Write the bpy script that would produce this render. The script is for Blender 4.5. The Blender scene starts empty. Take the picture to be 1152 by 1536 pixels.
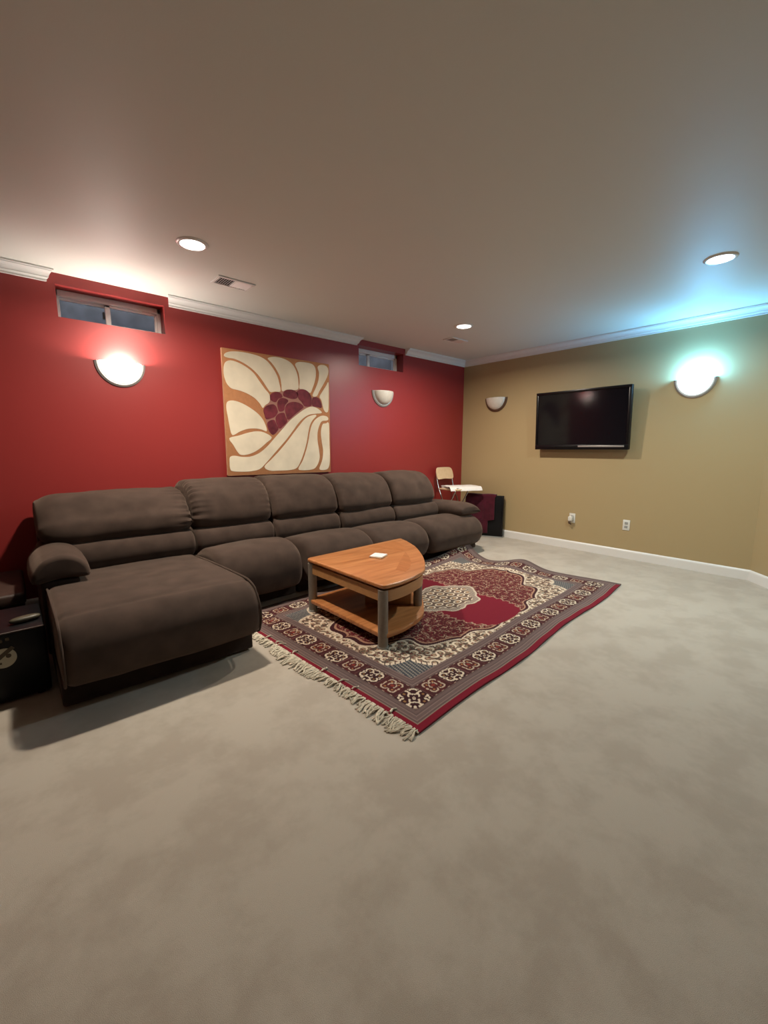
import bpy, bmesh, math, random
import numpy as np
from mathutils import Vector, Matrix, noise
from mathutils.geometry import tessellate_polygon

random.seed(4)
np.random.seed(4)
S = bpy.context.scene
COL = S.collection
PI = math.pi

# ------------------------------------------------------------------ camera
cam_data = bpy.data.cameras.new('camera')
cam = bpy.data.objects.new('camera', cam_data)
COL.objects.link(cam)
S.camera = cam
yaw, pitch, roll = math.radians(48.546), math.radians(-8.481), math.radians(0.12)
F = Vector((math.cos(yaw)*math.cos(pitch), math.sin(yaw)*math.cos(pitch), math.sin(pitch)))
R0 = Vector((math.sin(yaw), -math.cos(yaw), 0))
U0 = R0.cross(F)
Rv = R0*math.cos(roll) + U0*math.sin(roll)
Uv = -R0*math.sin(roll) + U0*math.cos(roll)
M = Matrix((Rv, Uv, -F)).transposed().to_4x4()
M.translation = Vector((-5.05, -3.975, 1.2007))
cam.matrix_world = M
cam_data.sensor_fit = 'VERTICAL'
cam_data.sensor_height = 36.0
cam_data.lens = 633.15/1536*36.0
cam_data.clip_start = 0.02

# ------------------------------------------------------------------ world, view, lights
W = bpy.data.worlds.new('world')
S.world = W
W.use_nodes = True
W.node_tree.nodes['Background'].inputs[0].default_value = (0.76, 0.79, 0.86, 1)
W.node_tree.nodes['Background'].inputs[1].default_value = 1.5
S.view_settings.view_transform = 'Standard'
S.view_settings.look = 'None'
S.view_settings.gamma = 1.0
S.view_settings.use_curve_mapping = False
S.view_settings.exposure = 0.0

H = 2.44
LAMP_W = 38.0            # watts of each recessed lamp
LAMP_COL = (1.0, 0.89, 0.75)
SCONCE_WARM = 650.0      # radiance of the two lit bulbs
SCONCE_COOL = 300.0
def area(name, loc, w, col, size, spread=165):
    d = bpy.data.lights.new(name, 'AREA')
    d.shape = 'DISK'; d.size = size; d.energy = w; d.color = col
    d.spread = math.radians(spread)
    o = bpy.data.objects.new(name, d)
    o.location = loc
    COL.objects.link(o)
    return o
LIGHT_POS = [(-4.08, -1.10), (-1.43, -3.20), (-1.45, -1.12)]
for i, (x, y) in enumerate(LIGHT_POS):
    area('recessed_lamp', (x, y, H-0.012), LAMP_W*(1.25, 0.85, 1.05)[i], LAMP_COL if i != 1 else (0.86, 0.97, 0.93), 0.13)
# the rest of the ceiling grid, outside the picture
for (x, y), k in (((-5.2, -6.6), 0.025),):
    area('recessed_lamp', (x, y, H-0.016), LAMP_W*k, LAMP_COL, 0.13)

# ------------------------------------------------------------------ materials
def hexlin(r, g, b):
    f = lambda c: ((c/255+0.055)/1.055)**2.4 if c/255 > 0.04045 else c/255/12.92
    return (f(r), f(g), f(b), 1)

def mat(name, col, rough=0.5, spec=0.5, metal=0.0, noise_scale=None, noise_amt=0.12, bump=0.0, bump_scale=None,
        emit=None, emit_s=0.0, sheen=0.0, detail=4.0, coat=0.0):
    m = bpy.data.materials.new(name)
    m.use_nodes = True
    nt = m.node_tree
    b = nt.nodes['Principled BSDF']
    if len(col) == 3: col = (*col, 1)
    b.inputs['Base Color'].default_value = col
    b.inputs['Roughness'].default_value = rough
    b.inputs['Specular IOR Level'].default_value = spec
    b.inputs['Metallic'].default_value = metal
    b.inputs['Sheen Weight'].default_value = sheen
    b.inputs['Coat Weight'].default_value = coat
    if emit is not None:
        b.inputs['Emission Color'].default_value = (*emit[:3], 1)
        b.inputs['Emission Strength'].default_value = emit_s
    tc = nt.nodes.new('ShaderNodeTexCoord')
    if noise_scale:
        n = nt.nodes.new('ShaderNodeTexNoise')
        n.inputs['Scale'].default_value = noise_scale
        n.inputs['Detail'].default_value = detail
        nt.links.new(tc.outputs['Object'], n.inputs['Vector'])
        r = nt.nodes.new('ShaderNodeMapRange')
        r.inputs[1].default_value = 0.3; r.inputs[2].default_value = 0.7
        r.inputs[3].default_value = 1-noise_amt; r.inputs[4].default_value = 1+noise_amt
        nt.links.new(n.outputs['Fac'], r.inputs[0])
        mx = nt.nodes.new('ShaderNodeMix'); mx.data_type = 'RGBA'; mx.blend_type = 'MULTIPLY'
        mx.inputs['Factor'].default_value = 1
        mx.inputs['A'].default_value = col
        nt.links.new(r.outputs[0], mx.inputs['B'])
        nt.links.new(mx.outputs['Result'], b.inputs['Base Color'])
    if bump:
        n2 = nt.nodes.new('ShaderNodeTexNoise')
        n2.inputs['Scale'].default_value = bump_scale or 60
        n2.inputs['Detail'].default_value = 3
        nt.links.new(tc.outputs['Object'], n2.inputs['Vector'])
        bp = nt.nodes.new('ShaderNodeBump')
        bp.inputs['Strength'].default_value = bump
        bp.inputs['Distance'].default_value = 0.004
        nt.links.new(n2.outputs['Fac'], bp.inputs['Height'])
        nt.links.new(bp.outputs['Normal'], b.inputs['Normal'])
    return m

M_RED = mat('red_wall_paint', (0.285, 0.029, 0.027), 0.38, 0.45, bump=0.08, bump_scale=220)
M_OLIVE = mat('olive_wall_paint', (0.42, 0.315, 0.165), 0.5, 0.4, bump=0.08, bump_scale=220)
M_CEIL = mat('ceiling_paint', (0.71, 0.72, 0.67), 0.55, 0.35, bump=0.06, bump_scale=180)
M_WHITE = mat('white_trim_paint', (0.78, 0.76, 0.73), 0.35, 0.5)
M_PLASTIC = mat('white_plastic', (0.72, 0.70, 0.64), 0.4, 0.5)
M_VINYL = mat('window_vinyl', (0.86, 0.85, 0.84), 0.45, 0.5)
M_DARKSLOT = mat('dark_slot', (0.03, 0.028, 0.025), 0.7)

def carpet_mat():
    m = bpy.data.materials.new('carpet'); m.use_nodes = True
    nt = m.node_tree; b = nt.nodes['Principled BSDF']
    b.inputs['Roughness'].default_value = 0.95
    b.inputs['Specular IOR Level'].default_value = 0.1
    b.inputs['Sheen Weight'].default_value = 0.25
    b.inputs['Sheen Roughness'].default_value = 0.6
    tc = nt.nodes.new('ShaderNodeTexCoord')
    def nz(scale, detail, rough=0.55, dist=0.0):
        n = nt.nodes.new('ShaderNodeTexNoise')
        n.inputs['Scale'].default_value = scale; n.inputs['Detail'].default_value = detail
        n.inputs['Roughness'].default_value = rough; n.inputs['Distortion'].default_value = dist
        nt.links.new(tc.outputs['Object'], n.inputs['Vector']); return n
    n1 = nz(3.8, 8, 0.64, 0.1)      # brushed patches of the pile, the sheen of the nap put into colour
    n2 = nz(650, 2)                # tufts
    n3 = nz(0.6, 2)
    r1 = nt.nodes.new('ShaderNodeValToRGB')
    r1.color_ramp.elements[0].position = 0.42; r1.color_ramp.elements[0].color = (0.408, 0.350, 0.283, 1)
    r1.color_ramp.elements[1].position = 0.56; r1.color_ramp.elements[1].color = (0.470, 0.413, 0.340, 1)
    nt.links.new(n1.outputs['Fac'], r1.inputs[0])
    r2 = nt.nodes.new('ShaderNodeMapRange')
    r2.inputs[1].default_value = 0.3; r2.inputs[2].default_value = 0.7; r2.inputs[3].default_value = 0.86; r2.inputs[4].default_value = 1.12
    nt.links.new(n2.outputs['Fac'], r2.inputs[0])
    mx = nt.nodes.new('ShaderNodeMix'); mx.data_type = 'RGBA'; mx.blend_type = 'MULTIPLY'; mx.inputs['Factor'].default_value = 1
    nt.links.new(r1.outputs[0], mx.inputs['A']); nt.links.new(r2.outputs[0], mx.inputs['B'])
    nt.links.new(mx.outputs['Result'], b.inputs['Base Color'])
    ad = nt.nodes.new('ShaderNodeMath'); ad.operation = 'MULTIPLY_ADD'; ad.inputs[1].default_value = 1.2
    nt.links.new(n1.outputs['Fac'], ad.inputs[0]); nt.links.new(n2.outputs['Fac'], ad.inputs[2])
    bp = nt.nodes.new('ShaderNodeBump'); bp.inputs['Strength'].default_value = 0.3; bp.inputs['Distance'].default_value = 0.006
    nt.links.new(ad.outputs[0], bp.inputs['Height'])
    nt.links.new(bp.outputs['Normal'], b.inputs['Normal'])
    return m
M_CARPET = carpet_mat()

def sofa_mat(name='brown_microfibre', base=(0.055, 0.036, 0.028)):
    m = mat(name, base, 0.9, 0.15, noise_scale=9, noise_amt=0.24, bump=0.35, bump_scale=900, sheen=0.35, detail=5)
    b = m.node_tree.nodes['Principled BSDF']
    b.inputs['Sheen Roughness'].default_value = 0.45
    b.inputs['Sheen Tint'].default_value = (0.62, 0.46, 0.36, 1)
    return m
M_SOFA = sofa_mat()
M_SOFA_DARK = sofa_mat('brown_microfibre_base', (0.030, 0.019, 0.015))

def wood_mat(name, c1, c2, rough=0.3, scale=(3, 26, 26), coat=0.3):
    m = bpy.data.materials.new(name); m.use_nodes = True
    nt = m.node_tree; b = nt.nodes['Principled BSDF']
    b.inputs['Roughness'].default_value = rough
    b.inputs['Coat Weight'].default_value = coat
    b.inputs['Coat Roughness'].default_value = 0.2
    tc = nt.nodes.new('ShaderNodeTexCoord')
    mp = nt.nodes.new('ShaderNodeMapping'); mp.inputs['Scale'].default_value = scale
    nt.links.new(tc.outputs['Object'], mp.inputs['Vector'])
    n = nt.nodes.new('ShaderNodeTexNoise'); n.inputs['Scale'].default_value = 1.0; n.inputs['Detail'].default_value = 6
    n.inputs['Distortion'].default_value = 0.6
    nt.links.new(mp.outputs[0], n.inputs['Vector'])
    r = nt.nodes.new('ShaderNodeValToRGB')
    r.color_ramp.elements[0].position = 0.32; r.color_ramp.elements[0].color = (*c1, 1)
    r.color_ramp.elements[1].position = 0.68; r.color_ramp.elements[1].color = (*c2, 1)
    nt.links.new(n.outputs['Fac'], r.inputs[0]); nt.links.new(r.outputs[0], b.inputs['Base Color'])
    return m
M_WOOD = wood_mat('cherry_veneer', (0.40, 0.145, 0.045), (0.60, 0.25, 0.09))
M_WOOD_INLAY = wood_mat('cherry_veneer_crossgrain', (0.40, 0.145, 0.042), (0.52, 0.20, 0.068), scale=(26, 3, 26))
M_MAPLE = wood_mat('maple_veneer', (0.42, 0.20, 0.072), (0.50, 0.25, 0.095), 0.4)
M_LEG = mat('brushed_grey_metal', (0.27, 0.235, 0.195), 0.42, 0.5, metal=0.35, noise_scale=60, noise_amt=0.08)
M_CHROME = mat('chrome_tube', (0.62, 0.6, 0.58), 0.25, 0.5, metal=1.0)
M_BIRCH = wood_mat('birch_ply', (0.66, 0.47, 0.28), (0.72, 0.53, 0.33), 0.45)
M_BLACK = mat('black_lacquer', (0.007, 0.007, 0.008), 0.36, 0.22, noise_scale=12, noise_amt=0.1)
M_SCREEN = mat('tv_screen', (0.006, 0.006, 0.008), 0.10, 0.28)
M_GLOSSBLACK = mat('gloss_black_plastic', (0.005, 0.005, 0.006), 0.28, 0.35)
M_BAR_GLINT = mat('bar_glint', (0.5, 0.48, 0.46), 0.3, 0.5, metal=0.6)  # reflection on the television's lower strip, put into colour
M_PAPER = mat('paper', (0.82, 0.79, 0.76), 0.7, 0.2, noise_scale=18, noise_amt=0.04)
M_GLASS_OFF = mat('frosted_glass', (0.66, 0.62, 0.55), 0.35, 0.5, noise_scale=30, noise_amt=0.06)
M_BRONZE = mat('bronze_trim', (0.13, 0.075, 0.045), 0.35, 0.5, metal=0.5)
M_GREYTRIM = mat('pewter_trim', (0.40, 0.39, 0.38), 0.4, 0.5, metal=0.4)
M_GLASS_WARM = mat('lit_glass_warm', (0.8, 0.78, 0.72), 0.4, emit=(1.0, 0.88, 0.74), emit_s=3.4)
M_GLASS_COOL = mat('lit_glass_cool', (0.8, 0.8, 0.8), 0.4, emit=(0.80, 0.97, 1.0), emit_s=4.0)
M_BULB_WARM = mat('bulb_warm', (1, 1, 1), 0.4, emit=(1.0, 0.93, 0.84), emit_s=SCONCE_WARM)
M_BULB_COOL = mat('bulb_cool', (1, 1, 1), 0.4, emit=(0.15, 0.56, 1.0), emit_s=SCONCE_COOL)
M_LENS = mat('lamp_lens', (1, 1, 1), 0.4, emit=(1.0, 0.96, 0.9), emit_s=9.0)
M_CLOTH = mat('maroon_velvet', (0.065, 0.007, 0.016), 0.9, 0.1, noise_scale=14, noise_amt=0.25, bump=0.3, bump_scale=500, sheen=0.25)
M_TRUNK = mat('dark_brown_leather', (0.055, 0.032, 0.024), 0.5, 0.4, noise_scale=9, noise_amt=0.25, bump=0.2, bump_scale=140)
M_OLIVEPLASTIC = mat('olive_case', (0.085, 0.075, 0.048), 0.45, 0.5, noise_scale=30, noise_amt=0.15)
M_WELL = mat('window_well_steel', (0.30, 0.30, 0.31), 0.6, 0.3, noise_scale=8, noise_amt=0.25)
M_FRINGE = mat('cotton_fringe', (0.62, 0.555, 0.44), 0.95, 0.1, noise_scale=80, noise_amt=0.2)
M_CANVAS = mat('terracotta_canvas', (0.43, 0.19, 0.085), 0.75, 0.2, noise_scale=35, noise_amt=0.08, bump=0.2, bump_scale=700)
M_CANVAS_EDGE = mat('peach_canvas_edge', (0.62, 0.33, 0.2), 0.75, 0.2)
M_PETAL = mat('cream_paint', (0.74, 0.65, 0.50), 0.7, 0.25, noise_scale=6, noise_amt=0.09, bump=0.2, bump_scale=400)
M_BERRY = mat('maroon_paint', (0.15, 0.022, 0.032), 0.65, 0.25, noise_scale=14, noise_amt=0.4, bump=0.25, bump_scale=200)
M_BERRYLINE = mat('dusty_pink_paint', (0.36, 0.17, 0.13), 0.7, 0.25)
M_DECAL = mat('ivory_print', (0.62, 0.60, 0.46), 0.6)
M_BROWNPRINT = mat('brown_print', (0.10, 0.075, 0.045), 0.6)
M_CORD = mat('brown_cord', (0.08, 0.045, 0.025), 0.5)
M_GREY = mat('grey_plastic', (0.36, 0.36, 0.34), 0.45)

def glass_mat():
    m = bpy.data.materials.new('window_glass'); m.use_nodes = True
    nt = m.node_tree
    b = nt.nodes['Principled BSDF']; out = nt.nodes['Material Output']
    tr = nt.nodes.new('ShaderNodeBsdfTransparent'); tr.inputs[0].default_value = (0.75, 0.8, 0.85, 1)
    gl = nt.nodes.new('ShaderNodeBsdfGlossy'); gl.inputs['Roughness'].default_value = 0.03
    fr = nt.nodes.new('ShaderNodeFresnel'); fr.inputs[0].default_value = 1.5
    mx = nt.nodes.new('ShaderNodeMixShader')
    ge = nt.nodes.new('ShaderNodeNewGeometry')      # only the outer faces of the thin pane reflect
    ml = nt.nodes.new('ShaderNodeMath'); ml.operation = 'MULTIPLY'
    iv = nt.nodes.new('ShaderNodeMath'); iv.operation = 'SUBTRACT'; iv.inputs[0].default_value = 1.0
    nt.links.new(ge.outputs['Backfacing'], iv.inputs[1])
    nt.links.new(fr.outputs[0], ml.inputs[0]); nt.links.new(iv.outputs[0], ml.inputs[1])
    nt.links.new(ml.outputs[0], mx.inputs[0]); nt.links.new(tr.outputs[0], mx.inputs[1]); nt.links.new(gl.outputs[0], mx.inputs[2])
    nt.links.new(mx.outputs[0], out.inputs['Surface'])
    return m
M_PANE = glass_mat()

# ------------------------------------------------------------------ helpers
def obj(name, bm, m, parent=None, smooth=True, loc=None):
    if isinstance(bm, bmesh.types.BMesh):
        bmesh.ops.recalc_face_normals(bm, faces=bm.faces[:])
        me = bpy.data.meshes.new(name)
        bm.to_mesh(me); bm.free()
    else:
        me = bm
    if smooth:
        me.polygons.foreach_set('use_smooth', [True]*len(me.polygons))
    for mm in (m if isinstance(m, (list, tuple)) else [m]):
        me.materials.append(mm)
    o = bpy.data.objects.new(name, me)
    COL.objects.link(o)
    if parent is not None: o.parent = parent
    if loc is not None: o.location = loc
    if smooth: 
        me.set_sharp_from_angle(angle=math.radians(38))
    return o

def thing(name, label, cat, loc=(0, 0, 0), rotz=0.0, group=None):
    o = bpy.data.objects.new(name, None)
    o.empty_display_size = 0.1
    COL.objects.link(o)
    o.location = loc; o.rotation_euler = (0, 0, rotz)
    o['label'] = label; o['category'] = cat
    if group: o['group'] = group
    return o

def tag(o, label=None, cat=None, group=None, kind=None):
    if label: o['label'] = label
    if cat: o['category'] = cat
    if group: o['group'] = group
    if kind: o['kind'] = kind
    return o

def struct(name, bm, m, parent=None, smooth=False, label=None):
    o = obj(name, bm, m, parent, smooth)
    if parent is None: o['kind'] = 'structure'
    if label: o['label'] = label
    return o

def box(x0, x1, y0, y1, z0, z1, bev=0.0, seg=2, bm=None, mat4=None):
    t = bmesh.new()
    bmesh.ops.create_cube(t, size=1.0)
    for v in t.verts:
        v.co = Vector(((x0+x1)/2 + v.co.x*(x1-x0), (y0+y1)/2 + v.co.y*(y1-y0), (z0+z1)/2 + v.co.z*(z1-z0)))
    if bev > 0:
        bmesh.ops.bevel(t, geom=t.edges[:], offset=bev, segments=seg, affect='EDGES', profile=0.5)
    if mat4 is not None: t.transform(mat4)
    if bm is None: return t
    me = bpy.data.meshes.new('tmp'); t.to_mesh(me); t.free(); bm.from_mesh(me); bpy.data.meshes.remove(me)
    return bm

def cyl(p0, p1, r0, r1=None, n=20, bm=None, caps=True):
    bm = bm or bmesh.new()
    r1 = r0 if r1 is None else r1
    p0, p1 = Vector(p0), Vector(p1)
    d = (p1-p0).normalized()
    a = d.orthogonal().normalized(); b = d.cross(a)
    A = [bm.verts.new(p0 + (a*math.cos(2*PI*i/n)+b*math.sin(2*PI*i/n))*r0) for i in range(n)]
    B = [bm.verts.new(p1 + (a*math.cos(2*PI*i/n)+b*math.sin(2*PI*i/n))*r1) for i in range(n)]
    for i in range(n):
        bm.faces.new((A[i], A[(i+1) % n], B[(i+1) % n], B[i]))
    if caps:
        bm.faces.new(A[::-1]); bm.faces.new(B)
    return bm

def tube(pts, r, n=8, bm=None):
    bm = bm or bmesh.new()
    pts = [Vector(p) for p in pts]
    rings = []
    ref = None
    for i, p in enumerate(pts):
        d = (pts[min(i+1, len(pts)-1)]-pts[max(i-1, 0)]).normalized()
        if ref is None: ref = d.orthogonal().normalized()
        a = (ref - d*ref.dot(d)).normalized(); ref = a; b = d.cross(a)
        rings.append([bm.verts.new(p+(a*math.cos(2*PI*k/n)+b*math.sin(2*PI*k/n))*r) for k in range(n)])
    for A, B in zip(rings, rings[1:]):
        for k in range(n):
            bm.faces.new((A[k], A[(k+1) % n], B[(k+1) % n], B[k]))
    bm.faces.new(rings[0][::-1]); bm.faces.new(rings[-1])
    return bm

def lathe(prof, n=32, bm=None, center=(0, 0, 0)):
    """prof: list of (r, z); spun about z"""
    bm = bm or bmesh.new()
    c = Vector(center)
    rings = [[bm.verts.new(c+Vector((r*math.cos(2*PI*k/n), r*math.sin(2*PI*k/n), z))) for k in range(n)] for r, z in prof]
    for A, B in zip(rings, rings[1:]):
        for k in range(n):
            bm.faces.new((A[k], A[(k+1) % n], B[(k+1) % n], B[k]))
    return bm

def catmull(pts, n, closed=True):
    P = np.array(pts, float); k = len(P)
    out = []
    segs = k if closed else k-1
    for i in range(segs):
        p0, p1, p2, p3 = (P[(i-1) % k], P[i], P[(i+1) % k], P[(i+2) % k]) if closed else (P[max(i-1, 0)], P[i], P[i+1], P[min(i+2, k-1)])
        for t in np.linspace(0, 1, 12, endpoint=False):
            out.append(0.5*((2*p1)+(-p0+p2)*t+(2*p0-5*p1+4*p2-p3)*t*t+(-p0+3*p1-3*p2+p3)*t**3))
    if not closed: out.append(P[-1])
    out = np.array(out)
    # even resampling
    Q = np.vstack([out, out[:1]]) if closed else out
    s = np.concatenate([[0], np.cumsum(np.linalg.norm(np.diff(Q, axis=0), axis=1))])
    t = np.linspace(0, s[-1], n, endpoint=not closed)
    return np.stack([np.interp(t, s, Q[:, j]) for j in range(Q.shape[1])], 1)

def prism(outline, z0, z1, bev=0.0, seg=2, bm=None):
    t = bmesh.new()
    vs = [t.verts.new((x, y, z0)) for x, y in outline]
    f = t.faces.new(vs)
    r = bmesh.ops.extrude_face_region(t, geom=[f])
    up = [g for g in r['geom'] if isinstance(g, bmesh.types.BMVert)]
    for v in up: v.co.z = z1
    if bev:
        es = [e for e in t.edges if abs(e.verts[0].co.z-e.verts[1].co.z) < 1e-6]
        bmesh.ops.bevel(t, geom=es, offset=bev, segments=seg, affect='EDGES', profile=0.5)
    if bm is None: return t
    me = bpy.data.meshes.new('tmp'); t.to_mesh(me); t.free(); bm.from_mesh(me); bpy.data.meshes.remove(me)
    return bm

# ------------------------------------------------------------------ room shell
WIN = [(-4.682, -3.968, 2.142, 2.365), (-1.93, -1.222, 2.155, 2.375)]
DEPTH = 0.15
XL, YF = -8.2, -8.6
def wall_with_openings():
    bm = bmesh.new()
    xs = sorted({XL, 0.0, *[w[0] for w in WIN], *[w[1] for w in WIN]})
    for a, b in zip(xs, xs[1:]):
        hit = [w for w in WIN if abs(w[0]-a) < 1e-6]
        spans = [(0, H)] if not hit else [(0, hit[0][2]), (hit[0][3], H)]
        for z0, z1 in spans:
            vs = [bm.verts.new(v) for v in ((a, 0, z0), (b, 0, z0), (b, 0, z1), (a, 0, z1))]
            bm.faces.new(vs)
            vs = [bm.verts.new(v) for v in ((a, DEPTH+.07, z0), (b, DEPTH+.07, z0), (b, DEPTH+.07, z1), (a, DEPTH+.07, z1))]
            bm.faces.new(vs)
    for x0, x1, z0, z1 in WIN:
        d = DEPTH+.07
        for q in (((x0, 0, z0), (x1, 0, z0), (x1, d, z0), (x0, d, z0)), ((x0, 0, z1), (x1, 0, z1), (x1, d, z1), (x0, d, z1)),
                  ((x0, 0, z0), (x0, d, z0), (x0, d, z1), (x0, 0, z1)), ((x1, 0, z0), (x1, d, z0), (x1, d, z1), (x1, 0, z1))):
            bm.faces.new([bm.verts.new(v) for v in q])
    return bm
struct('wall_back', wall_with_openings(), M_RED)

DIAG = (-1.15, -4.40)
def slab_wall(name, a, b, m, t=0.1):
    """a wall slab from a to b; the room lies to the left of a -> b"""
    a, b = Vector((*a, 0)), Vector((*b, 0))
    d = (b-a).normalized(); nrm = Vector((d.y, -d.x, 0))
    bm = bmesh.new()
    lo = [a, b, b+nrm*t, a+nrm*t]
    V = [bm.verts.new(v) for v in lo] + [bm.verts.new(v+Vector((0, 0, H))) for v in lo]
    for i in range(4):
        bm.faces.new((V[i], V[(i+1) % 4], V[4+(i+1) % 4], V[4+i]))
    bm.faces.new(V[:4]); bm.faces.new(V[4:])
    return struct(name, bm, m)
slab_wall('wall_right', (0, -3.383), (0, 0), M_OLIVE)
slab_wall('wall_right_angled', DIAG, (0, -3.383), M_OLIVE)
slab_wall('wall_right_rear', (DIAG[0], YF), DIAG, M_OLIVE)
slab_wall('wall_front', (XL, YF), (DIAG[0], YF), M_OLIVE)
slab_wall('wall_left', (XL, 0), (XL, YF), M_RED)
struct('floor', box(XL-.1, .1, YF-.1, .1, -0.1, 0), M_CARPET)
struct('ceiling', box(XL-.1, .1, YF-.1, .22, H, H+.1), M_CEIL)

# crown moulding: profile (out from wall, down from ceiling)
CROWN = [(0, 0), (.085, 0), (.085, -.011), (.073, -.011), (.071, -.017), (.060, -.022), (.048, -.030), (.039, -.040), (.034, -.049), (.034, -.054),
         (.027, -.054), (.023, -.060), (.014, -.060), (.014, -.074), (0, -.074)]
def run_profile(prof, a, b, out, ma=0.0, mb=0.0):
    """sweep a moulding from a to b (xy), out = unit vector away from wall; ma/mb mitre: along += m*offset"""
    a, b, out = Vector((*a, 0)), Vector((*b, 0)), Vector((*out, 0))
    d = (b-a).normalized()
    bm = bmesh.new()
    A = [bm.verts.new(a+out*o+d*(ma*o)+Vector((0, 0, H+z if z <= 0 else z))) for o, z in prof]
    B = [bm.verts.new(b+out*o+d*(mb*o)+Vector((0, 0, H+z if z <= 0 else z))) for o, z in prof]
    for i in range(len(prof)):
        j = (i+1) % len(prof)
        bm.faces.new((A[i], A[j], B[j], B[i]))
    bm.faces.new(A); bm.faces.new(B[::-1])
    return bm
n = 1
for a, b, out, ma, mb in (((XL, 0), (-4.735, 0), (0, -1), 0, 0.55), ((-3.93, 0), (-1.965, 0), (0, -1), -0.3, 0.5),
                          ((-1.19, 0), (0, 0), (0, -1), 0.0, -1.0), ((0, 0), (0, -3.383), (-1, 0), 1.0, -0.41),
                          ((0, -3.383), DIAG, (-0.662, 0.749), 0.41, 0)):
    struct('trim_%d' % n, run_profile(CROWN, a, b, out, ma, mb), M_WHITE); n += 1
BASE = [(0, 0.0005), (.013, 0.0005), (.013, .078), (.011, .088), (.006, .096), (.002, .10), (0, .10)]
struct('baseboard_right', run_profile(BASE, (0, 0), (0, -3.383), (-1, 0), 0, -0.41), M_WHITE)
struct('baseboard_right_angled', run_profile(BASE, (0, -3.383), DIAG, (-0.662, 0.749), 0.41, 0), M_WHITE)
struct('baseboard_back', run_profile(BASE, (XL, 0), (0, 0), (0, -1)), M_WHITE)

# windows
def window(i, x0, x1, z0, z1, split):
    y0, y1 = DEPTH-.035, DEPTH+.045
    w = bpy.data.objects.new('window_%d' % i, None); COL.objects.link(w)
    w.location = ((x0+x1)/2, DEPTH, z0); w['kind'] = 'structure'
    w['label'] = ('white sliding basement window above the lit wall lamp' if i == 1 else 'small sliding basement window above the unlit wall lamp')
    L = lambda bm: (bm.transform(Matrix.Translation(-w.location)), bm)[1]
    bm = bmesh.new()
    fw = .035
    box(x0, x1, y0, y1, z1-.045, z1, .004, 1, bm); box(x0, x1, y0, y1, z0, z0+.022, .004, 1, bm)
    box(x0, x0+.022, y0, y1, z0+.0, z1, .004, 1, bm); box(x1-.03, x1, y0, y1, z0, z1, .004, 1, bm)
    obj('window_frame', L(bm), M_VINYL, w)
    xm = x0+(x1-x0)*split
    # fixed left sash (set back) and sliding right sash (in front)
    for (a, b, ya) in ((x0+.02, xm+.02, DEPTH+.008), (xm-.02, x1-.028, DEPTH-.02)):
        bm = bmesh.new(); t = .022
        box(a, b, ya, ya+.025, z1-.062, z1-.043, .003, 1, bm); box(a, b, ya, ya+.025, z0+.02, z0+.034, .003, 1, bm)
        box(a, a+(.036 if ya < DEPTH else .012), ya, ya+.025, z0+.02, z1-.043, .003, 1, bm); box(b-.018, b, ya, ya+.025, z0+.02, z1-.043, .003, 1, bm)
        s = obj('sash', L(bm), M_VINYL, w)
        g = obj('pane', L(box(a+.01, b-.01, ya+.010, ya+.014, z0+.03, z1-.055)), M_PANE, s, smooth=False)
    if i == 1:
        bm = box(xm-.022-.014, xm-.022, DEPTH-.012, DEPTH+.006, z0+.07, z0+.125, .005, 2)
        obj('latch', L(bm), M_DARKSLOT, w)
    # window well outside: a half round of ribbed steel, open at the top
    bm = bmesh.new()
    cx = (x0+x1)/2; rad = (x1-x0)/2+.12
    N = 36; rows = 15
    V = [[bm.verts.new((cx-rad*math.cos(PI*k/N), DEPTH+.09+.62*math.sin(PI*k/N)*(1+.012*math.cos(r*1.9)), z0-.25+r*.05)) for k in range(N+1)] for r in range(rows)]
    for r in range(rows-1):
        for k in range(N):
            bm.faces.new((V[r][k], V[r][k+1], V[r+1][k+1], V[r+1][k]))
    bm.faces.new([bm.verts.new(v) for v in ((cx-rad, DEPTH+.08, z0-.25), (cx+rad, DEPTH+.08, z0-.25), (cx+rad, DEPTH+.75, z0-.25), (cx-rad, DEPTH+.75, z0-.25))])
    o = obj('window_well', L(bm), M_WELL, w)
window(1, *WIN[0], 0.47)
window(2, *WIN[1], 0.36)

# ------------------------------------------------------------------ recessed lights and vents
def spot_fixture(i, x, y, label):
    t = thing('recessed_light', label, 'ceiling light', (x, y, H), 0, 'recessed lights in the ceiling')
    prof = [(.070, -.004), (.072, -.008), (.080, -.009), (.090, -.006), (.094, -.001), (.094, 0)]
    obj('trim_ring', lathe(prof, 40), M_WHITE, t)
    bm = lathe([(.0005, -.0065), (.04, -.0065), (.071, -.006)], 40)
    obj('lens', bm, M_LENS, t)
spot_fixture(0, -4.08, -1.10, 'recessed light above the lit red wall, beside the nearer vent')
spot_fixture(1, -1.43, -3.20, 'recessed light on the blue-tinted ceiling before the olive wall')
spot_fixture(2, -1.45, -1.12, 'smallest recessed light, near the far corner beside a vent')

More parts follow.
